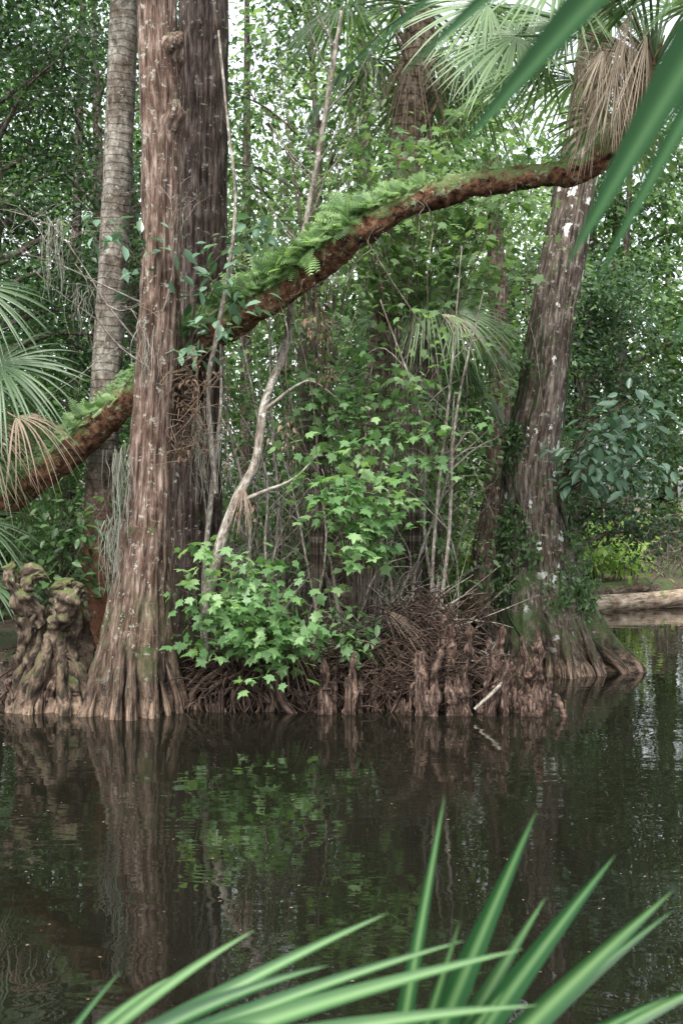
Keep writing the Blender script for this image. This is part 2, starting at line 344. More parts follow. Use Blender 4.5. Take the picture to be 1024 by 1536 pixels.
ribs(g3,2.82,15.4,.62,1.06,28,.75,M_cypr)
q=crv(C3,300); cs=[]; 
for zc,ac,nn,sp in [(1.15,5.55,12,.22),(1.45,5.7,14,.25),(1.0,5.0,6,.2),(1.9,3.9,12,.2),(1.55,4.0,8,.18),(1.2,3.8,7,.15),(2.9,3.7,7,.16),(3.2,3.6,6,.16),(2.3,5.9,5,.25),(2.7,6.0,4,.2),(4.2,3.8,3,.2),(4.8,5.6,3,.3),(3.6,5.8,4,.25)]:
    for _ in range(nn):
        z=zc+rng.normal()*sp; a=ac+rng.normal()*.22; s=int(np.argmin(abs(q[:,2]-z))); cs.append([q[s,0]+math.cos(a)*q[s,3]*1.12,q[s,1]+math.sin(a)*q[s,3]*1.12,z,math.cos(a),math.sin(a)])
cs=np.array(cs); k=24; P=np.repeat(cs[:,:3],k,0)+rng.normal(size=(len(cs)*k,3))*[.09,.07,.09]; dr=np.repeat(np.c_[cs[:,3:],np.zeros(len(cs))],k,0)
mb=MB(); scatter(mb,OVAL,P+dr*.03,rng.normal(size=P.shape)*.6+[0,0,-.6],dr+rng.normal(size=P.shape)*.5,U(.05,.10,len(P)),U(.1,.9,len(P)))
for s0,a0 in ((0,3.6),(1,4.1),(2,5.6)):
    zz=np.linspace(30,190,14).astype(int); aa=a0+.25*np.sin(np.arange(14)*1.1+s0)
    tube(mb,np.stack([q[zz,0]+np.cos(aa)*q[zz,3]*1.06,q[zz,1]+np.sin(aa)*q[zz,3]*1.06,q[zz,2],np.full(14,.012)],-1),70,5,tint=0)
build(mb,'climbing_vine',L_mid,g3)

# ---------------------------------------------------------------- palms
def palm_crown(g,c,n,pet,L,dead=3,e0=75,e1=-35,droop=.4,mat=None,skip=None):
    lf=MB();pt=MB();dd=MB(); c=np.array(c,float)
    for i in range(n+dead):
        isd=i>=n
        az=i*2.39996+U(-.2,.2)
        el=R(e0+(e1-e0)*(i/max(n-1,1))**.9) if not isd else R(U(-75,-50))
        pl=pet*U(.85,1.15)*(1 if not isd else .55)
        d=np.array([math.cos(az)*math.cos(el),math.sin(az)*math.cos(el),math.sin(el)])
        if skip and skip(d): continue
        hub=c+d*pl+np.array([0,0,-.12*pl]); side=np.cross(d,[0,0,1.]); nr=np.cross(side,d)
        ax=unit(d+np.array([0,0,-.35 if not isd else -1.2]))
        tube(pt,[[*c,.022],[*(c+d*pl*.5+[0,0,.03]),.016],[*hub,.011]],8,6,tint=.6 if not isd else .3)
        if isd: fan(dd,hub,ax,nr+rng.normal(size=3)*.2,L*.85,26,60,.5,U(.3,.8),split=.25,wf=.7,jit=.09)
        else: fan(lf,hub,ax,nr+rng.normal(size=3)*.25,L*U(.85,1.1),38,115,droop*U(.7,1.4),U(.3,.7))
    build(lf,'fronds',mat or L_palm,g); build(pt,'petioles',L_palm,g)
    if dead: build(dd,'dead_fronds',L_dead,g)
def boots(mb,c,h,r,n):
    for i in range(n):
        a=i*2.4; z=c[2]-h+h*i/n
        o=np.array([math.cos(a),math.sin(a)])
        tube(mb,[[c[0]+o[0]*r*.7,c[1]+o[1]*r*.7,z-.1,.05],[c[0]+o[0]*r*1.2,c[1]+o[1]*r*1.2,z+.05,.035],[c[0]+o[0]*r*1.6,c[1]+o[1]*r*1.6,z+.2,.012]],6,6)
gp=group('cabbage_palm'); mb=MB()
tube(mb,[[-2.95,13.5,.1,.24],[-2.93,13.5,.8,.2],[-2.9,13.5,1.5,.195],[-2.83,13.5,3,.185],[-2.75,13.5,4.5,.175],[-2.67,13.5,6,.17],[-2.58,13.5,8.2,.17],[-2.5,13.5,10.4,.17]],260,40,None,[(.012,8,3)])
build(mb,'trunk',M_palm,gp); palm_crown(gp,(-2.5,13.5,10.8),14,1.0,1.1)
gp=group('cabbage_palm'); mb=MB()
tube(mb,[[0,15,.2,.27],[.08,15,1.2,.23],[.33,15,2.7,.21],[.55,15,4.3,.20],[.69,15,5.35,.20],[.82,15,6.67,.215],[1.0,15,8.0,.23],[1.05,15,8.7,.16]],220,40,None,[(.03,8,3)])
boots(mb,(1.0,15,8.6),1.5,.2,34)
build(mb,'trunk',M_palm2,gp); palm_crown(gp,(1.05,15,8.8),20,1.1,1.1,4,70,-45,.5,skip=lambda d:d[1]<-.3 and d[2]<.3 and abs(d[0])<.5)
gp=group('cabbage_palm'); mb=MB()
tube(mb,[[1.25,16.3,.3,.2],[1.3,16.3,2.2,.17],[1.25,16.3,4.3,.16]],80,24,None,[(.015,8,3)]); boots(mb,(1.25,16.3,4.3),1.2,.15,20)
build(mb,'trunk',M_palm2,gp); palm_crown(gp,(1.25,16.3,4.5),16,.8,1.0,4,60,-45,.5)
mb=MB(); fan(mb,(1.05,14.0,4.85),(.6,-.3,-.6),np.array([-.3,-.6,.6]),.95,40,85,.4,.8); fan(mb,(1.4,13.7,4.5),(.95,-.2,-.15),np.array([-.1,-.8,.5]),.75,36,100,.45,.6)
tube(mb,[[1.25,16.3,4.6,.02],[1.15,14.9,5.3,.015],[1.05,14.0,4.85,.01]],8,6);tube(mb,[[1.25,16.3,4.6,.02],[1.35,14.9,4.9,.015],[1.4,13.7,4.5,.01]],8,6)
build(mb,'near_fronds',L_palm,gp)
mb=MB(); fan(mb,(1.15,13.2,4.4),(1,-.2,-.1),np.array([0,-.3,.9]),.6,20,50,.7,.8,split=.3,jit=.06,wf=.8); build(mb,'dead_near_frond',L_dead,gp)
gp=group('cabbage_palm'); mb=MB()
tube(mb,[[-5.3,13.9,.2,.2],[-5.15,13.8,1.5,.17],[-4.85,13.6,3.1,.16]],80,24,None,[(.015,8,3)]); boots(mb,(-4.85,13.6,3.1),1.3,.15,20)
build(mb,'trunk',M_palm2,gp); palm_crown(gp,(-4.8,13.5,3.2),18,.9,1.0,0,70,-50,.45)
lf=MB();pt=MB()
for hub,ax,nr,L in [((-3.85,12.7,3.75),(1,-.2,-.1),(0,-.75,.65),1.1),((-4.15,12.8,4.65),(1,-.3,-.5),(.3,-.6,.6),.95),((-4.15,12.8,2.0),(1,-.2,-.2),(0,-.6,.8),.8),((-4.0,12.7,1.35),(.9,-.4,-.25),(0,-.5,.9),.75)]:
    fan(lf,hub,ax,np.array(nr,float),L,42,112,.45,.25); tube(pt,[[-4.8,13.5,3.2,.02],[*( (np.array([-4.8,13.5,3.2])+np.array(hub))/2+[0,0,.1]),.016],[*hub,.011]],8,6)
build(lf,'near_fronds',L_palm,gp);build(pt,'near_petioles',L_palm,gp)
mb=MB(); fan(mb,(-3.5,12.2,3.12),(1,-.1,-.05),np.array([.1,-.45,.9]),.8,32,80,.8,.45,split=.3,wf=.9,jit=.05)
fan(mb,(-3.85,12.2,3.1),(.7,-.1,-.9),np.array([.1,-.7,.6]),.8,26,70,.7,.3,split=.3,wf=.8,jit=.07)
tube(mb,[[-4.8,13.5,3.2,.02],[-4.2,13,3.4,.015],[-3.5,12.2,3.12,.01]],8,6,tint=.4)
build(mb,'dead_near_fronds',L_dead,gp)
# leaning palm
gl=group('leaning_cabbage_palm'); mb=MB()
CL=[[-5.3,13.7,.7,.22],[-4.54,13.5,1.85,.19],[-3.9,13.2,2.24,.18],[-3.07,13,2.85,.18],[-2.35,12.85,3.44,.18],[-1.88,12.75,3.86,.185],[-1.26,12.55,4.2,.19],[-.67,12.3,4.5,.185],[-.085,12.1,4.9,.17],[.6,11.9,5.29,.15],[1.29,11.7,5.455,.135],[1.95,11.5,5.52,.125],[2.42,11.4,5.55,.13],[2.72,11.3,5.78,.15],[2.93,11.25,6.12,.18],[3.05,11.2,6.45,.17]]
tube(mb,CL,420,48,None,[(.05,4,3),(.028,14,14)])
for i in range(26):
    q=crv(CL,200)[int(U(180,199))]; d=unit(rng.normal(size=3)+[0,0,-.3])
    tube(mb,[[*(q[:3]+d*.1),.04],[*(q[:3]+d*.22+[.03,0,.05]),.03],[*(q[:3]+d*.36+[.08,0,.16]),.01]],6,6)
build(mb,'trunk',M_lean,gl)
palm_crown(gl,(3.08,11.2,6.5),22,.95,1.05,0,80,-10,.4,skip=lambda d:d[1]<-.2 and d[2]<.45)
lf=MB();pt=MB()
for hub,ax,L in [((2.1,10.9,7.25),(-.9,-.2,.0),1.15),((1.75,11.3,6.85),(-1,0,-.2),1.0),((2.75,10.9,7.6),(-.3,-.5,.2),1.1),((1.5,11.6,7.3),(-1,.2,.1),1.0),((3.4,10.7,6.85),(.3,-.3,.4),.9)]:
    fan(lf,hub,ax,np.array([-.2,-.75,.6]),L,42,118,.35,.7); tube(pt,[[3.08,11.2,6.5,.02],[*((np.array([3.08,11.2,6.5])+np.array(hub))/2+[0,0,.12]),.016],[*hub,.011]],8,6)
build(lf,'spreading_fronds',L_palm,gl);build(pt,'spreading_petioles',L_palm,gl)
mb=MB()
for i in range(24):
    h=np.array([U(2.3,3.0),U(10.6,11.0),U(6.2,6.85)]); tube(mb,[[3.05,11.2,6.45,.02],[*((h+[3.05,11.2,6.6])/2),.016],[*h,.01]],8,5,tint=.4)
    fan(mb,h,np.array([U(-.45,.3),U(-.25,.15),-1]),np.array([U(-.6,.6),-1,.1]),U(.45,.95),int(U(10,17)),U(12,32),.12,U(.1,.95),split=.25,wf=.8,jit=.10,fold=1.2)
build(mb,'dead_fronds',L_dead,gl)
mb=MB(); q=crv(CL,600); T,N,B=frame(q[:,:3]); up=unit(np.array([0,0,1.])-(T[:,2:])*T)
sd=np.cross(T,up)
def ferns(n,x0,x1,amin,amax,s0,s1):
    idx=np.where((q[:,0]>x0)&(q[:,0]<x1))[0]; s=rng.choice(idx,n); a=U(amin,amax,n)
    o=np.cos(a)[:,None]*up[s]+np.sin(a)[:,None]*sd[s]
    P=q[s,:3]+o*(q[s,3]*U(.95,1.35,n))[:,None]
    d=o*.9+rng.normal(size=(n,3))*.5+T[s]*-.45; d[:,2]+=.1
    cl=np.clip(.6+1.1*fbm(P*4,2),0.35,1.35)
    scatter(mb,FERN,P,d,o*.5+np.array([-.2,-.9,.5])+rng.normal(size=(n,3))*.3,U(s0,s1,n)*cl,U(0,1,n))
sgn=1 if sd[300,1]<0 else -1
a0,a1=(-.9,1.35) if sgn>0 else (-1.35,.9)
ferns(2300,-1.6,.2,a0,a1,.2,.34); ferns(480,.15,1.1,a0*.6,a1*.8,.09,.22); ferns(520,-3.0,-1.5,a0,a1,.12,.24); ferns(260,1.0,2.3,a0*.7,a1*.7,.05,.10); ferns(260,-4.0,-2.9,a0,a1,.1,.18)
build(mb,'resurrection_fern',L_fern,gl)
mb=MB()
for i in range(34):
    s=int(U(160,470)); b=q[s,:3]; l=U(.15,.6) if i%3 else U(1.2,3.4); w=np.cumsum(rng.normal(size=(7,2))*.06,0); e=U(-.5,.5)
    tube(mb,[[b[0]+w[j,0]*(j>0)+e*l*j/6,b[1]-.12+w[j,1]*(j>0),b[2]-l*j/6,U(.004,.008)*(1-.1*j)] for j in range(7)],24,4)
build(mb,'hanging_vines',M_stem,gl)

# ---------------------------------------------------------------- slim trees / saplings
g=group('slender_sapling'); mb=MB()
tube(mb,[[-1.45,12.2,.5,.06],[-1.43,12,1.0,.055],[-1.28,11.95,1.73,.06],[-1.11,12,2.23,.055],[-.91,12.1,2.65,.05],[-.83,12.3,3.29,.045],[-.62,12.8,3.99,.045],[-.56,12.9,4.56,.04],[-.38,12.9,5.5,.035],[-.22,12.9,6.4,.03],[-.0,12.9,7.8,.02]],160,12,None,[(.01,12,4)])
tube(mb,[[-1.1,12,2.2,.03],[-.8,11.9,2.32,.022],[-.5,11.9,2.45,.015],[-.25,11.9,2.7,.006]],20,6)
tube(mb,[[-.83,12.25,3.2,.025],[-.5,12.2,3.45,.015],[-.3,12.2,3.5,.01],[0,12.3,3.3,.004]],20,6)
tube(mb,[[-1.35,12.2,2.3,.03],[-1.42,12.1,3.4,.028],[-1.33,12.05,3.95,.026],[-1.2,12,4.6,.024],[-1.12,12,5.4,.02],[-1.2,12,6.2,.016],[-1.3,12,7.2,.012]],60,8,None,[(.006,12,4)])
tube(mb,[[-1.5,12.3,.5,.035],[-1.48,12.3,1.5,.03],[-1.4,12.25,2.3,.03],[-1.3,12.2,3.2,.02],[-1.3,12.2,3.9,.01]],40,8)
for i in range(16):
    z=U(4.8,7.4); x=-.45+(z-5)*.17; a=U(-1,1)*1.2
    tube(mb,[[x,12.9,z,.012],[x+math.sin(a)*.35,12.8,z+.3,.008],[x+math.sin(a)*.7,12.7,z+.75,.003]],10,5)
build(mb,'stems',M_twig,g)
mb=MB()
for i in range(75):
    x=U(-1.5,1.35); y=U(12.9,17) ; h=U(1.5,5.); r=U(.008,.028); l=U(-.9,.7); z0=.3; k=U(-.25,.2)
    C=[[x,y,z0,r],[x+l*.2+k,y,z0+h*.33,r*.85],[x+l*.6-k*.4,y,z0+h*.66,r*.65],[x+l+k,y,z0+h,r*.3]]
    tube(mb,C,20,6); cq=crv(C,50)
    for j in range(5):
        b=cq[int(U(.3,.9)*49)][:3]; a=U(0,6.28)
        tube(mb,[[*b,r*.5],[b[0]+math.cos(a)*.3,b[1]+math.sin(a)*.2,b[2]+.25,r*.3],[b[0]+math.cos(a)*.6,b[1]+math.sin(a)*.4,b[2]+U(.0,.6),.003]],8,5)
build(mb,'sapling_thicket',M_twig)
mb=MB()
tube(mb,[[2.2,18.5,.3,.32],[2.35,18.5,1.4,.24],[2.55,18.6,2.6,.2],[2.6,18.7,4.5,.17],[2.5,18.8,8,.12]],80,24,None,[(.04,6,2)])
build(mb,'weathered_snag',M_cyp)
mb=MB()
def twig(p,d,L,r,dep):
    p=np.array(p,float); d=unit(d); pts=[p]; 
    for i in range(3): d=unit(d+rng.normal(size=3)*.22); pts.append(pts[-1]+d*L/3)
    tube(mb,[[*q_,max(r*(1-i*.25),.002)] for i,q_ in enumerate(pts)],10,5)
    if dep>0:
        for i in range(3): twig(pts[1+i%3],d+rng.normal(size=3)*.7,L*.6,r*.55,dep-1)
for p,d,L in [((-2.1,11.9,4.3),(-.8,-.2,.45),1.3),((-2.15,11.9,3.9),(-.7,-.3,.9),1.4),((-1.9,11.85,4.1),(.3,-.2,1),.9),((-2.0,11.8,3.6),(-.9,-.1,.8),1.1)]: twig(p,d,L,.013,3)
build(mb,'bare_twigs',M_twig)

def sapling(name,base,boxes,n,k,ls,T,mat,r=.13,stemmat=M_stem,rb=.02,flat=.3,tw=.4):
    g=group(name); st=MB();lf=MB();cs=[]; base=np.array(base,float)
    for i in range(n):
        bx=boxes[i%len(boxes)]; e=np.array([U(bx[0],bx[1]),U(bx[2],bx[3]),U(bx[4],bx[5])])
        v=e-base; mid=base+v*.5+np.array([-v[0]*.25,0,abs(v[2])*.12])+rng.normal(size=3)*.06
        C=[[*base,rb],[*mid,rb*.5],[*e,.003]]; tube(st,C,14,5); q=crv(C,14)
        for j in (9,11,13): cs.append(q[j,:3]+rng.normal(size=3)*r*.6)
    sprays(lf,cs,r,k,ls,T,flat,.35,tw=tw); build(st,'stems',stemmat,g); build(lf,'leaves',mat,g); return g
sapling('red_maple_sapling',(-.75,12.25,.4),[(-1.75,-.9,11.4,12,.75,1.95),(-1.1,-.3,11.4,11.9,.7,1.7),(-1.3,-.6,11.4,11.9,.6,1.3)],34,7,.14,MAPLE,L_maple,rb=.012)
sapling('red_maple_sapling',(.15,12.7,.4),[(-.45,.75,11.6,12.2,2.2,3.0),(.1,.7,11.8,12.3,1.7,2.4)],22,6,.14,MAPLE,L_maple,rb=.01)
sapling('red_maple_sapling',(.3,13.2,.4),[(-.6,1.4,12.6,13.4,3.0,4.5)],36,8,.12,MAPLE,L_maple,r=.17,rb=.012)
sapling('red_maple_sapling',(.9,14.2,.4),[(-.3,2.3,13.3,14.6,5.6,7.2)],60,10,.14,MAPLE,L_light,r=.2,rb=.012)
sapling('red_maple_sapling',(-.3,13.6,.4),[(-1.2,.7,12.8,14,5.2,8.4)],44,7,.1,OVAL,L_light,r=.2,rb=.012)
sapling('bay_shrub',(-1.75,12.6,3.4),[(-2.9,-1.35,11.5,12,4.75,5.45),(-1.7,-1.0,11.7,12.2,3.9,4.6),(-.9,-.7,11.8,12,4.6,5.5)],14,5,.17,OVAL,L_blue,rb=.01)
sapling('bay_shrub',(2.85,15,2.2),[(3.0,4.1,13.6,14.6,2.6,3.6)],20,6,.19,OVAL,L_blue,r=.16)
sapling('green_shrub',(-3.3,13.4,.4),[(-3.9,-2.8,12.6,13.4,1.3,2.4)],22,7,.14,OVAL,L_mid)
sapling('green_shrub',(.1,12.6,.3),[(-.3,.4,11.9,12.3,.6,1.1),(-.5,.2,12,12.2,.8,1.2)],10,6,.13,OVAL,L_mid,r=.1)
sapling('green_shrub',(1.2,15.2,.3),[(.5,1.9,14,16,1.6,4.2)],46,10,.11,OVAL,L_light,r=.2,rb=.012)
sapling('green_shrub',(-.3,15.2,.3),[(-1.3,.8,14,16,1.6,5)],54,10,.11,OVAL,L_mid,r=.2,rb=.012)
sapling('lime_shrub',(2.2,19.8,.4),[(1.6,2.9,18.8,20,.5,1.5)],24,14,.16,OVAL,L_lime,r=.2)
sapling('lime_shrub',(5.5,26,.4),[(4.4,6.8,25.4,27,.7,2.2)],30,14,.2,OVAL,L_lime,r=.3)
mb=MB(); sprays(mb,[[-.25,12,4.15],[-.2,12,4.0],[-.22,12,3.75],[-.3,12,4.3],[-.15,12,3.55],[-.6,12,2.95],[-1.65,11.7,3.3],[-1.6,11.7,3.0],[-1.55,11.7,3.45],[-1.6,11.75,2.8],[-1.5,11.8,3.6],[-1.0,11.9,2.2]],.07,20,.075,CURL,1.6,1.2)
tube(mb,[[-.3,12.1,4.7,.006],[-.25,12,4.2,.005],[-.2,12,3.5,.003]],8,4)
for i in range(60):
    c=np.array([-1.55+rng.normal()*.12,11.75,U(2.5,3.7)]); tube(mb,[[*c,.005],[*(c+rng.normal(size=3)*.12),.004],[*(c+rng.normal(size=3)*.2),.003]],8,4,tint=.7)
build(mb,'dead_leaf_cluster',L_litter)

# ---------------------------------------------------------------- broadleaf trees
def tree(name,x,y,h,r0,lo,cr,nl,k,ls,lm,lean=(0,0),sr=.32,T=FAR,bm=M_stem):
    g=group(name); st=MB();lf=MB();cs=[]; z0=gz(x,y)-.15
    C=[[x,y,z0,r0*1.3],[x+lean[0]*.3+U(-.15,.15),y+lean[1]*.3,z0+h*.33,r0],[x+lean[0]*.65+U(-.2,.2),y+lean[1]*.65,z0+h*.66,r0*.7],[x+lean[0],y+lean[1],z0+h,r0*.2]]
    tube(st,C,60,14,None,[(.02,5,2)]); q=crv(C,100)
    for i in range(nl):
        tt=(i+U(0,1))/nl; t=lo+(1-lo)*tt; s=q[min(int(t*99),99)]; az=i*2.4+U(-.3,.3)
        L=cr*(.65+.5*math.sin(math.pi*(tt*.8+.1)))*U(.6,1.1)*(1-.35*tt); d=unit([math.cos(az),math.sin(az),.25+.5*tt])
        b=[s[:3],s[:3]+d*L*.5+[0,0,.08*L],s[:3]+d*L+[0,0,-.05*L]]; rr=max(s[3]*.4,.015)
        CC=[[*b[0],rr],[*b[1],rr*.6],[*b[2],.006]]; tube(st,CC,10,6); lq=crv(CC,20)
        for j in range(5):
            o=lq[int(U(6,19))]; dd=unit(d+rng.normal(size=3)*.75); l2=L*U(.25,.5); e=o[:3]+dd*l2
            tube(st,[[*o[:3],.012],[*(o[:3]+dd*l2*.5+[0,0,.05]),.008],[*e,.003]],6,4)
            cs+= [o[:3]+dd*l2*.55,e,o[:3]+dd*l2*1.2+rng.normal(size=3)*.15]
    sprays(lf,cs,sr,k,ls,T,.4); build(st,'trunk_and_limbs',bm,g); build(lf,'foliage',lm,g); return g
tree('laurel_oak_tree',-5.0,16.2,9.5,.16,.4,2.2,32,44,.10,L_dark,sr=.28)
tree('laurel_oak_tree',-6.8,19,11,.2,.2,3,22,26,.14,L_mid)
tree('laurel_oak_tree',-4.4,20,11.5,.14,.25,2.6,26,32,.12,L_dark)
tree('sweetgum_tree',-.6,19.5,11.0,.12,.3,2.6,20,24,.15,L_mid)
tree('sweetgum_tree',1.9,20,9.,.12,.3,2.4,22,26,.15,L_light)
tree('laurel_oak_tree',4.35,21.5,7.6,.16,.3,1.8,28,42,.12,L_dark)
tree('sweetgum_tree',7.4,30,11,.2,.3,2.8,24,26,.2,L_mid)
tree('sweetgum_tree',11,31.5,12,.2,.2,3.2,22,26,.2,L_light)
# ---------------------------------------------------------------- background forest mass
gb=group('background_forest'); tr=MB();lf=MB();ll=MB()
N=8600; P=np.stack([U(-18,24,N),U(27,44,N),U(.8,19,N)],-1)
P[:,1]=np.maximum(P[:,1],shore(P[:,0])+4.)
H=np.interp(P[:,0],[-18,-6,-3,1,5,24],[17.5,17.5,15.5,15.,12.5,12])+3.*fbm(np.stack([P[:,0]*.3,P[:,1]*.2,0*P[:,0]],-1),2)
dens=fbm(P*np.array([.4,.4,.5]),3)
keep=(P[:,2]<H)&(dens>np.interp(P[:,0],[-18,-5,-2,4,7,24],[-.3,-.3,-.14,-.13,-.07,-.05])+.012*np.clip(P[:,2]-6,0,20)); P=P[keep]
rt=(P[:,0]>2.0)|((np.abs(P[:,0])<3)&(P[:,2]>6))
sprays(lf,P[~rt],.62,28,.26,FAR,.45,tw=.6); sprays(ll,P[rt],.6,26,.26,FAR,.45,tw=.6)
for i in range(60):
    x=U(-16,22);y=max(U(22,44),shore(x)+3); h=U(9,16); l=U(-1,1); r=U(.08,.24)
    tube(tr,[[x,y,.2,r*1.3],[x+l*.4,y,h*.4,r],[x+l,y,h,r*.4]],30,8,None,[(.02,5,2)])
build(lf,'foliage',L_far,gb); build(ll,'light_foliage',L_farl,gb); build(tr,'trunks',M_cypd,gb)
N=2600; P=np.stack([U(-9,2.6,N),U(15.5,25,N),U(.5,4.6,N)],-1)
P=P[(fbm(P*.6,3)>-.1)&(P[:,1]>shore(P[:,0])+.6)]
mb=MB(); sprays(mb,P,.33,20,.13,FAR,.45); build(mb,'understory_foliage',L_under)
mb=MB()
for i in range(420):
    x=U(3.5,15); y=float(shore(x))+U(.2,4); z=gz(x,y); l=rng.normal(size=2)*.7; h=U(.3,1.7); r=U(.008,.028)
    tube(mb,[[x,y,z-.1,r],[x+l[0]*.5,y+l[1]*.3,z+h*.7,r*.7],[x+l[0]*1.3,y+l[1],z+h*U(.3,1.2),.004]],9,4,tint=U(0,1))
build(mb,'brush_pile',M_stem)
N=260; x=U(3.5,16,N); P=np.stack([x,shore(x)+U(1.2,5,N),U(.9,2.6,N)],-1); P=P[fbm(P*.9,2)>.05]
mb=MB(); sprays(mb,P,.35,18,.17,FAR,.4); build(mb,'bank_shrubs',L_light)

# ---------------------------------------------------------------- bank: roots, knees, driftwood, stump, logs
mb=MB()
for i in range(740):
    x=U(-1.75,1.38) if i>60 else U(-3.6,-2.5); y=float(shore(x))
    big=.5+.5*math.sin(x*4.3)+.3*math.sin(x*11)
    zt=U(.12,.45)+.35*big*U(.2,1)+.3*math.exp(-((x-.95)/.4)**2); o=U(-.35,.15)+.12*math.sin(x*7); w=U(.004,.016) if i%12 else U(.03,.055)
    dx=rng.normal()*.3; sg=U(-.16,.16)
    tube(mb,[[x,y+.3+o,zt,w*.7],[x+dx*.4+sg,y+o*.6,zt*.65+U(0,.16),w],[x+dx*.8-sg,y-.08+o*.7,zt*.3,w*.9],[x+dx,y-.14+o*.8,-.12,w]],14,6,None,[(.008,20,6)],tint=U(0,1))
build(mb,'bank_roots',M_root)
mb=MB()
for i in range(1300):
    cl=U(0,1)<.5
    x=rng.normal(.9,.27) if cl else U(-1.6,1.4); y=U(11.75,13.0); z=(U(.25,1.1) if cl else .35+U(0,.35)*(1+.4*math.sin(x*5))) if y>12.0 else U(.05,.6); a=U(-.9,.9)+ (3.14 if U(0,1)<.5 else 0); L=U(.1,.5); r=U(.003,.012)
    c,s=math.cos(a),math.sin(a)*.6; sl=rng.normal()*.5
    tube(mb,[[x,y,z,r],[x+c*L*.5,y+s*L*.5,z+sl*L*.5+U(-.04,.12),r*.8],[x+c*L,y+s*L,z+sl*L-U(0,.1),r*.4]],8,4)
build(mb,'fallen_twigs',M_root)
mb=MB()
for i in range(85):
    x=U(.1,1.2); y=U(12.2,13.4); z=U(.5,.9); a=rng.normal(.0,1.3); L=U(.3,1.1); r=U(.004,.011)
    twd=[math.sin(a),U(-.3,.3),math.cos(a)*.7]
    p=np.array([x,y,z]); d=unit(twd); q1=p+d*L*.5+rng.normal(size=3)*.09; q2=p+d*L+rng.normal(size=3)*.16
    tube(mb,[[*p,r],[*q1,r*.7],[*q2,.003]],10,5); e=q1+unit(d+rng.normal(size=3)*.7)*L*.4; tube(mb,[[*q1,r*.6],[*((q1+e)/2+[0,0,.02]),r*.4],[*e,.002]],6,4)
tube(mb,[[1.36,11.6,.08,.018],[1.58,11.65,.27,.02],[1.76,11.8,.42,.012]],12,7)
build(mb,'driftwood_branches',M_twig)
def knees(name,lst):
    mb=MB()
    for x,y,h,r in lst:
        l=U(-.14,.14); k=int(U(1,5))
        tube(mb,[[x,y,-.25,r*1.6],[x,y,.02,r*1.2],[x+l*.3,y,h*.3,r*.75],[x+l*.6+U(-.03,.03),y,h*.6,r*.48],[x+l+U(-.03,.03),y,h*.9,r*.40],[x+l*1.1,y,h,r*.12]],44,26,lambda th,z:.22*np.cos(3*th+x*7+z*2)+.15*np.cos(5*th+y*9-z*4)+.1*np.cos(8*th+z*6),[(.03,14,9),(.05,6,10)])
        for j in range(k):
            a=U(0,6.28); hh=h*U(.3,.75); o=np.array([math.cos(a),math.sin(a)])*r
            tube(mb,[[x+o[0]*.6,y+o[1]*.6,-.15,r*.7],[x+o[0]*.9,y+o[1]*.9,hh*.5,r*.4],[x+o[0]*.85,y+o[1]*.85,hh*.92,r*.26],[x+o[0]*.85,y+o[1]*.85,hh,r*.08]],24,14,None,[(.03,12,10)])
    build(mb,name,M_knee)
def kh(x): return .2+.65*math.exp(-((x-1.66)/.14)**2)+.55*math.exp(-((x-2.12)/.13)**2)
knees('cypress_knees',[(x,U(11.6,12.7),kh(x)*U(.45,1.05),U(.022,.06)) for x in U(1.45,2.3,36)]+[(1.62,12.05,.95,.055),(1.7,11.95,.78,.05),(2.12,12.1,.88,.05),(2.05,12.2,.65,.05),(1.55,11.7,.3,.04),(1.95,11.7,.36,.05)])
knees('cypress_knees',[(U(.6,1.34),U(11.65,12.5),U(.2,.8),U(.03,.07)) for _ in range(18)]+[(.86,11.75,.65,.09),(1.25,11.9,.92,.09),(.98,12.1,1.0,.06),(1.1,12.1,.9,.07),(.72,12.1,.8,.06)])
knees('cypress_knees',[(-.17,11.8,.62,.06),(-.1,11.9,.5,.045),(.1,11.8,.64,.055),(.17,11.9,.42,.05)])
knees('cypress_knees',[(U(-1.6,-.4),U(11.9,12.3),U(.12,.4),U(.03,.055)) for _ in range(7)]+[(U(-3.5,-2.7),U(11.9,12.3),U(.12,.4),U(.04,.07)) for _ in range(12)])
g=group('tree_stump'); mb=MB()
tube(mb,[[-3.0,12.2,-.2,.40],[-3.0,12.2,.25,.30],[-2.96,12.2,.6,.22],[-2.93,12.2,.95,.17],[-2.96,12.2,1.25,.14],[-2.98,12.2,1.38,.05]],120,80,fluter(1.2,.5,.4),[(.12,6,4),(.06,18,10)])
tube(mb,[[-3.34,12.1,.0,.14],[-3.38,12.05,.4,.09],[-3.33,12,.8,.07],[-3.36,12,1.15,.09],[-3.3,11.95,1.4,.08],[-3.15,11.95,1.46,.07],[-3.05,11.95,1.36,.02]],90,30,None,[(.12,8,6),(.05,25,20)])
tube(mb,[[-3.2,12.05,.9,.08],[-3.42,11.9,1.3,.08],[-3.46,11.9,1.62,.02]],40,24,None,[(.12,9,9),(.04,25,20)])
tube(mb,[[-3.0,12,.9,.09],[-2.82,11.9,1.2,.08],[-2.72,11.9,1.34,.02]],40,24,None,[(.12,9,9),(.04,25,20)])
for i in range(20):
    a=U(-3.1,-.05); r=U(.4,.62); w=U(.02,.06); tube(mb,[[-3.05+U(-.1,.1),12.15,U(.4,1.1),w*.6],[-3.05+math.cos(a)*r*.6,12.15+math.sin(a)*r*.5,U(.3,.5),w],[-3.05+math.cos(a)*r,12.15+math.sin(a)*r*.8,-.15,w*1.3]],30,14,None,[(.05,8,5)])
build(mb,'stump_body',M_stump,g)
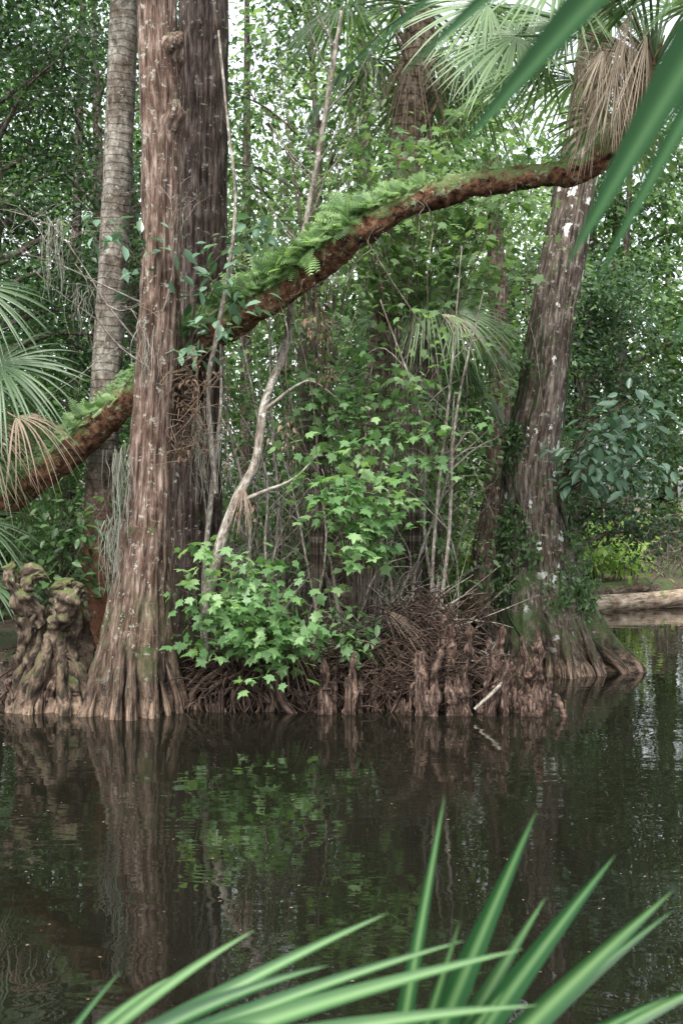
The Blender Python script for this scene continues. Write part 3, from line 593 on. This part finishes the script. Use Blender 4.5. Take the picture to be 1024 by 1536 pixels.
def log(name,C,mat,m=20):
    mb=MB(); tube(mb,C,60,m,None,[(.03,4,2)]); a=np.array(C[0],float); b=np.array(C[1],float); d=unit(a[:3]-b[:3])
    tube(mb,[[*(a[:3]-d*.02),a[3]*.98],[*(a[:3]+d*.01),a[3]*.93]],3,m); build(mb,name,mat)
log('fallen_log',[[5.15,23.8,.14,.2],[6.3,24.5,.15,.2],[7.5,25.2,.2,.18],[9.5,26.4,.3,.15]],M_log)
log('fallen_log',[[5.3,24.6,.25,.24],[5.9,25.2,.3,.23],[7,26.2,.4,.17]],M_dlog)
log('fallen_log',[[3.1,18.6,.12,.14],[2.2,18.9,.12,.15],[1.2,19.3,.2,.15]],M_dlog)
log('fallen_log',[[4.0,20.2,.05,.1],[3,20.3,.1,.12],[1.6,20.6,.25,.12]],M_dlog)
n=9000; x=U(-4,4,n); y=shore(x)+U(-.05,5,n); z=ground_z(x,y)+.012; P=np.stack([x,y,z],-1)
mb=MB(); scatter(mb,FAR,P,rng.normal(size=(n,3))*[1,1,.25],rng.normal(size=(n,3))*.35+[0,0,1],U(.05,.12,n),U(0,1,n)); build(mb,'leaf_litter',L_litter)
mb=MB()
fan(mb,(.45,12.15,1.05),(1,-.25,-.45),np.array([0,-.3,.9]),.55,14,30,.4,.4,split=.3,jit=.12,wf=.5)
fan(mb,(-.6,12.0,.72),(.5,-.6,-.5),np.array([0,-.6,.8]),.5,20,55,.5,.3,split=.3,jit=.1,wf=.7)
fan(mb,(-1.03,11.95,2.38),(-.05,-.1,-1),np.array([0,-1,.1]),.5,14,25,.1,.5,split=.3,jit=.05)
build(mb,'dead_palm_frond',L_dead)
mb=MB()
for c,n,L in [((-3.25,12.9,5.4),26,.9),((-2.9,12.6,4.6),14,.6),((-2.3,11.72,2.7),40,.9),((-2.36,11.7,2.0),34,.9),((-1.55,12.3,3.2),30,.9),((-1.35,12.2,3.0),22,.8),((-3.0,15,4.2),26,.9),((.4,13.5,7.4),14,.6),((-2.0,11.7,4.0),12,.6)]:
    for i in range(n):
        p=np.array(c)+rng.normal(size=3)*[.06,.04,.06]; l=L*U(.4,1.1); w=rng.normal(size=(5,2))*.022
        tube(mb,[[p[0]+w[j,0],p[1]+w[j,1],p[2]-l*j/4,.004*(1-.15*j)] for j in range(5)],12,3,tint=U(0,1))
build(mb,'spanish_moss',L_moss)

# ---------------------------------------------------------------- near-bank plants
g=group('saw_palmetto'); mb=MB(); hub=np.array([.05,1.9,.95])
for tx,ty,tz,w,s in [(.327,1.9,1.6,.056,.01),(.467,1.93,1.517,.056,.02),(.556,1.9,1.466,.056,.02),(.182,2.0,1.6,.034,.0),(.188,1.8,1.45,.03,.0),(.66,1.95,1.3,.055,.03),(.43,2.1,1.38,.048,.02),(.25,1.75,1.36,.05,.02),(.36,2.0,1.42,.045,.01),(.52,1.8,1.33,.05,.03),(.60,2.05,1.38,.045,.03)]:
    blade(mb,hub,(tx,ty,tz),w,s,nrm=(U(-.5,.1),-1,.35),tint=U(.3,.55))
tube(mb,[[.0,2.0,.3,.014],[.02,1.95,.6,.012],[*hub,.01]],10,6,tint=.5)
build(mb,'upright_frond',L_fore,g)
mb=MB(); hub=np.array([-.52,1.8,1.14])
for tx,ty,tz,w,s in [(.28,1.75,1.425,.046,.02),(.294,1.7,1.36,.048,.03),(.08,1.95,1.41,.038,.015),(.2,1.85,1.40,.038,.02),(.26,1.6,1.30,.05,.04),(.1,1.55,1.27,.05,.04),(.22,1.65,1.335,.048,.04),(-.02,1.9,1.34,.042,.03),(-.28,1.85,1.34,.024,.02),(.0,1.6,1.31,.048,.04),(.15,1.7,1.32,.046,.04),(-.1,1.7,1.33,.044,.035),(-.15,1.95,1.38,.03,.02),(-.36,1.85,1.35,.02,.01)]:
    blade(mb,hub,(tx,ty,tz),w,s,nrm=(U(-.3,.2),-.55,.85),tint=U(.35,.75))
tube(mb,[[-.6,2.0,.3,.014],[-.58,1.9,.7,.012],[*hub,.01]],10,6,tint=.5)
build(mb,'spreading_frond',L_fore,g)
g=group('overhanging_cabbage_palm'); mb=MB(); hub=np.array([.83,1.5,3.26])
for tx,ty,tz,w,s in [(.065,1.25,2.582,.055,.03),(.131,1.25,2.5,.088,.035),(.247,1.25,2.37,.088,.03),(.272,1.22,2.345,.048,.02),(.35,1.2,2.27,.05,.03),(-.01,1.3,2.59,.034,.05),(.5,1.2,2.2,.04,.03)]:
    blade(mb,hub,(tx,ty,tz),w,s,nrm=(-.35,-.9,.1),tint=U(.2,.5),n=22,peak=.5)
tube(mb,[[2.4,1.4,3.3,.025],[1.7,1.45,3.6,.02],[*hub,.012]],14,8,tint=.5)
build(mb,'low_frond',L_over,g)
mb=MB(); tube(mb,[[2.6,1.3,.2,.2],[2.5,1.3,1.5,.17],[2.4,1.4,3.2,.17]],80,24,None,[(.015,8,3)]); build(mb,'trunk',M_palm2,g)

# ---------------------------------------------------------------- light, world, camera
sc=bpy.context.scene
w=bpy.data.worlds.new('World'); sc.world=w; w.use_nodes=True; nt=w.node_tree; nt.nodes.clear()
sky=nt.nodes.new('ShaderNodeTexSky'); sky.sky_type='NISHITA'; sky.sun_disc=False; sky.sun_elevation=R(60); sky.sun_rotation=R(200); sky.dust_density=4; sky.air_density=1.2
hs=nt.nodes.new('ShaderNodeHueSaturation'); hs.inputs['Saturation'].default_value=.25; hs.inputs['Value'].default_value=3.2
bg=nt.nodes.new('ShaderNodeBackground'); bg.inputs['Strength'].default_value=.15; o=nt.nodes.new('ShaderNodeOutputWorld')
nt.links.new(sky.outputs[0],hs.inputs['Color']); nt.links.new(hs.outputs[0],bg.inputs[0]); nt.links.new(bg.outputs[0],o.inputs[0])
l=bpy.data.lights.new('sun','SUN'); l.energy=5.0; l.angle=R(12); l.color=(1,.96,.89)
lo=bpy.data.objects.new('sun',l); lo.rotation_euler=(R(32),0,R(-20)); sc.collection.objects.link(lo)
cam=bpy.data.cameras.new('camera'); cam.sensor_fit='VERTICAL'; cam.sensor_height=36; cam.lens=1700/1536*36; cam.clip_end=1000; cam.clip_start=.05
cam.dof.use_dof=True; cam.dof.focus_distance=12.2; cam.dof.aperture_fstop=4.5
co=bpy.data.objects.new('camera',cam); co.location=(0,0,2.1); co.rotation_euler=(R(90),0,0); sc.collection.objects.link(co); sc.camera=co
sc.view_settings.view_transform='Standard'; sc.view_settings.look='None'; sc.view_settings.exposure=0
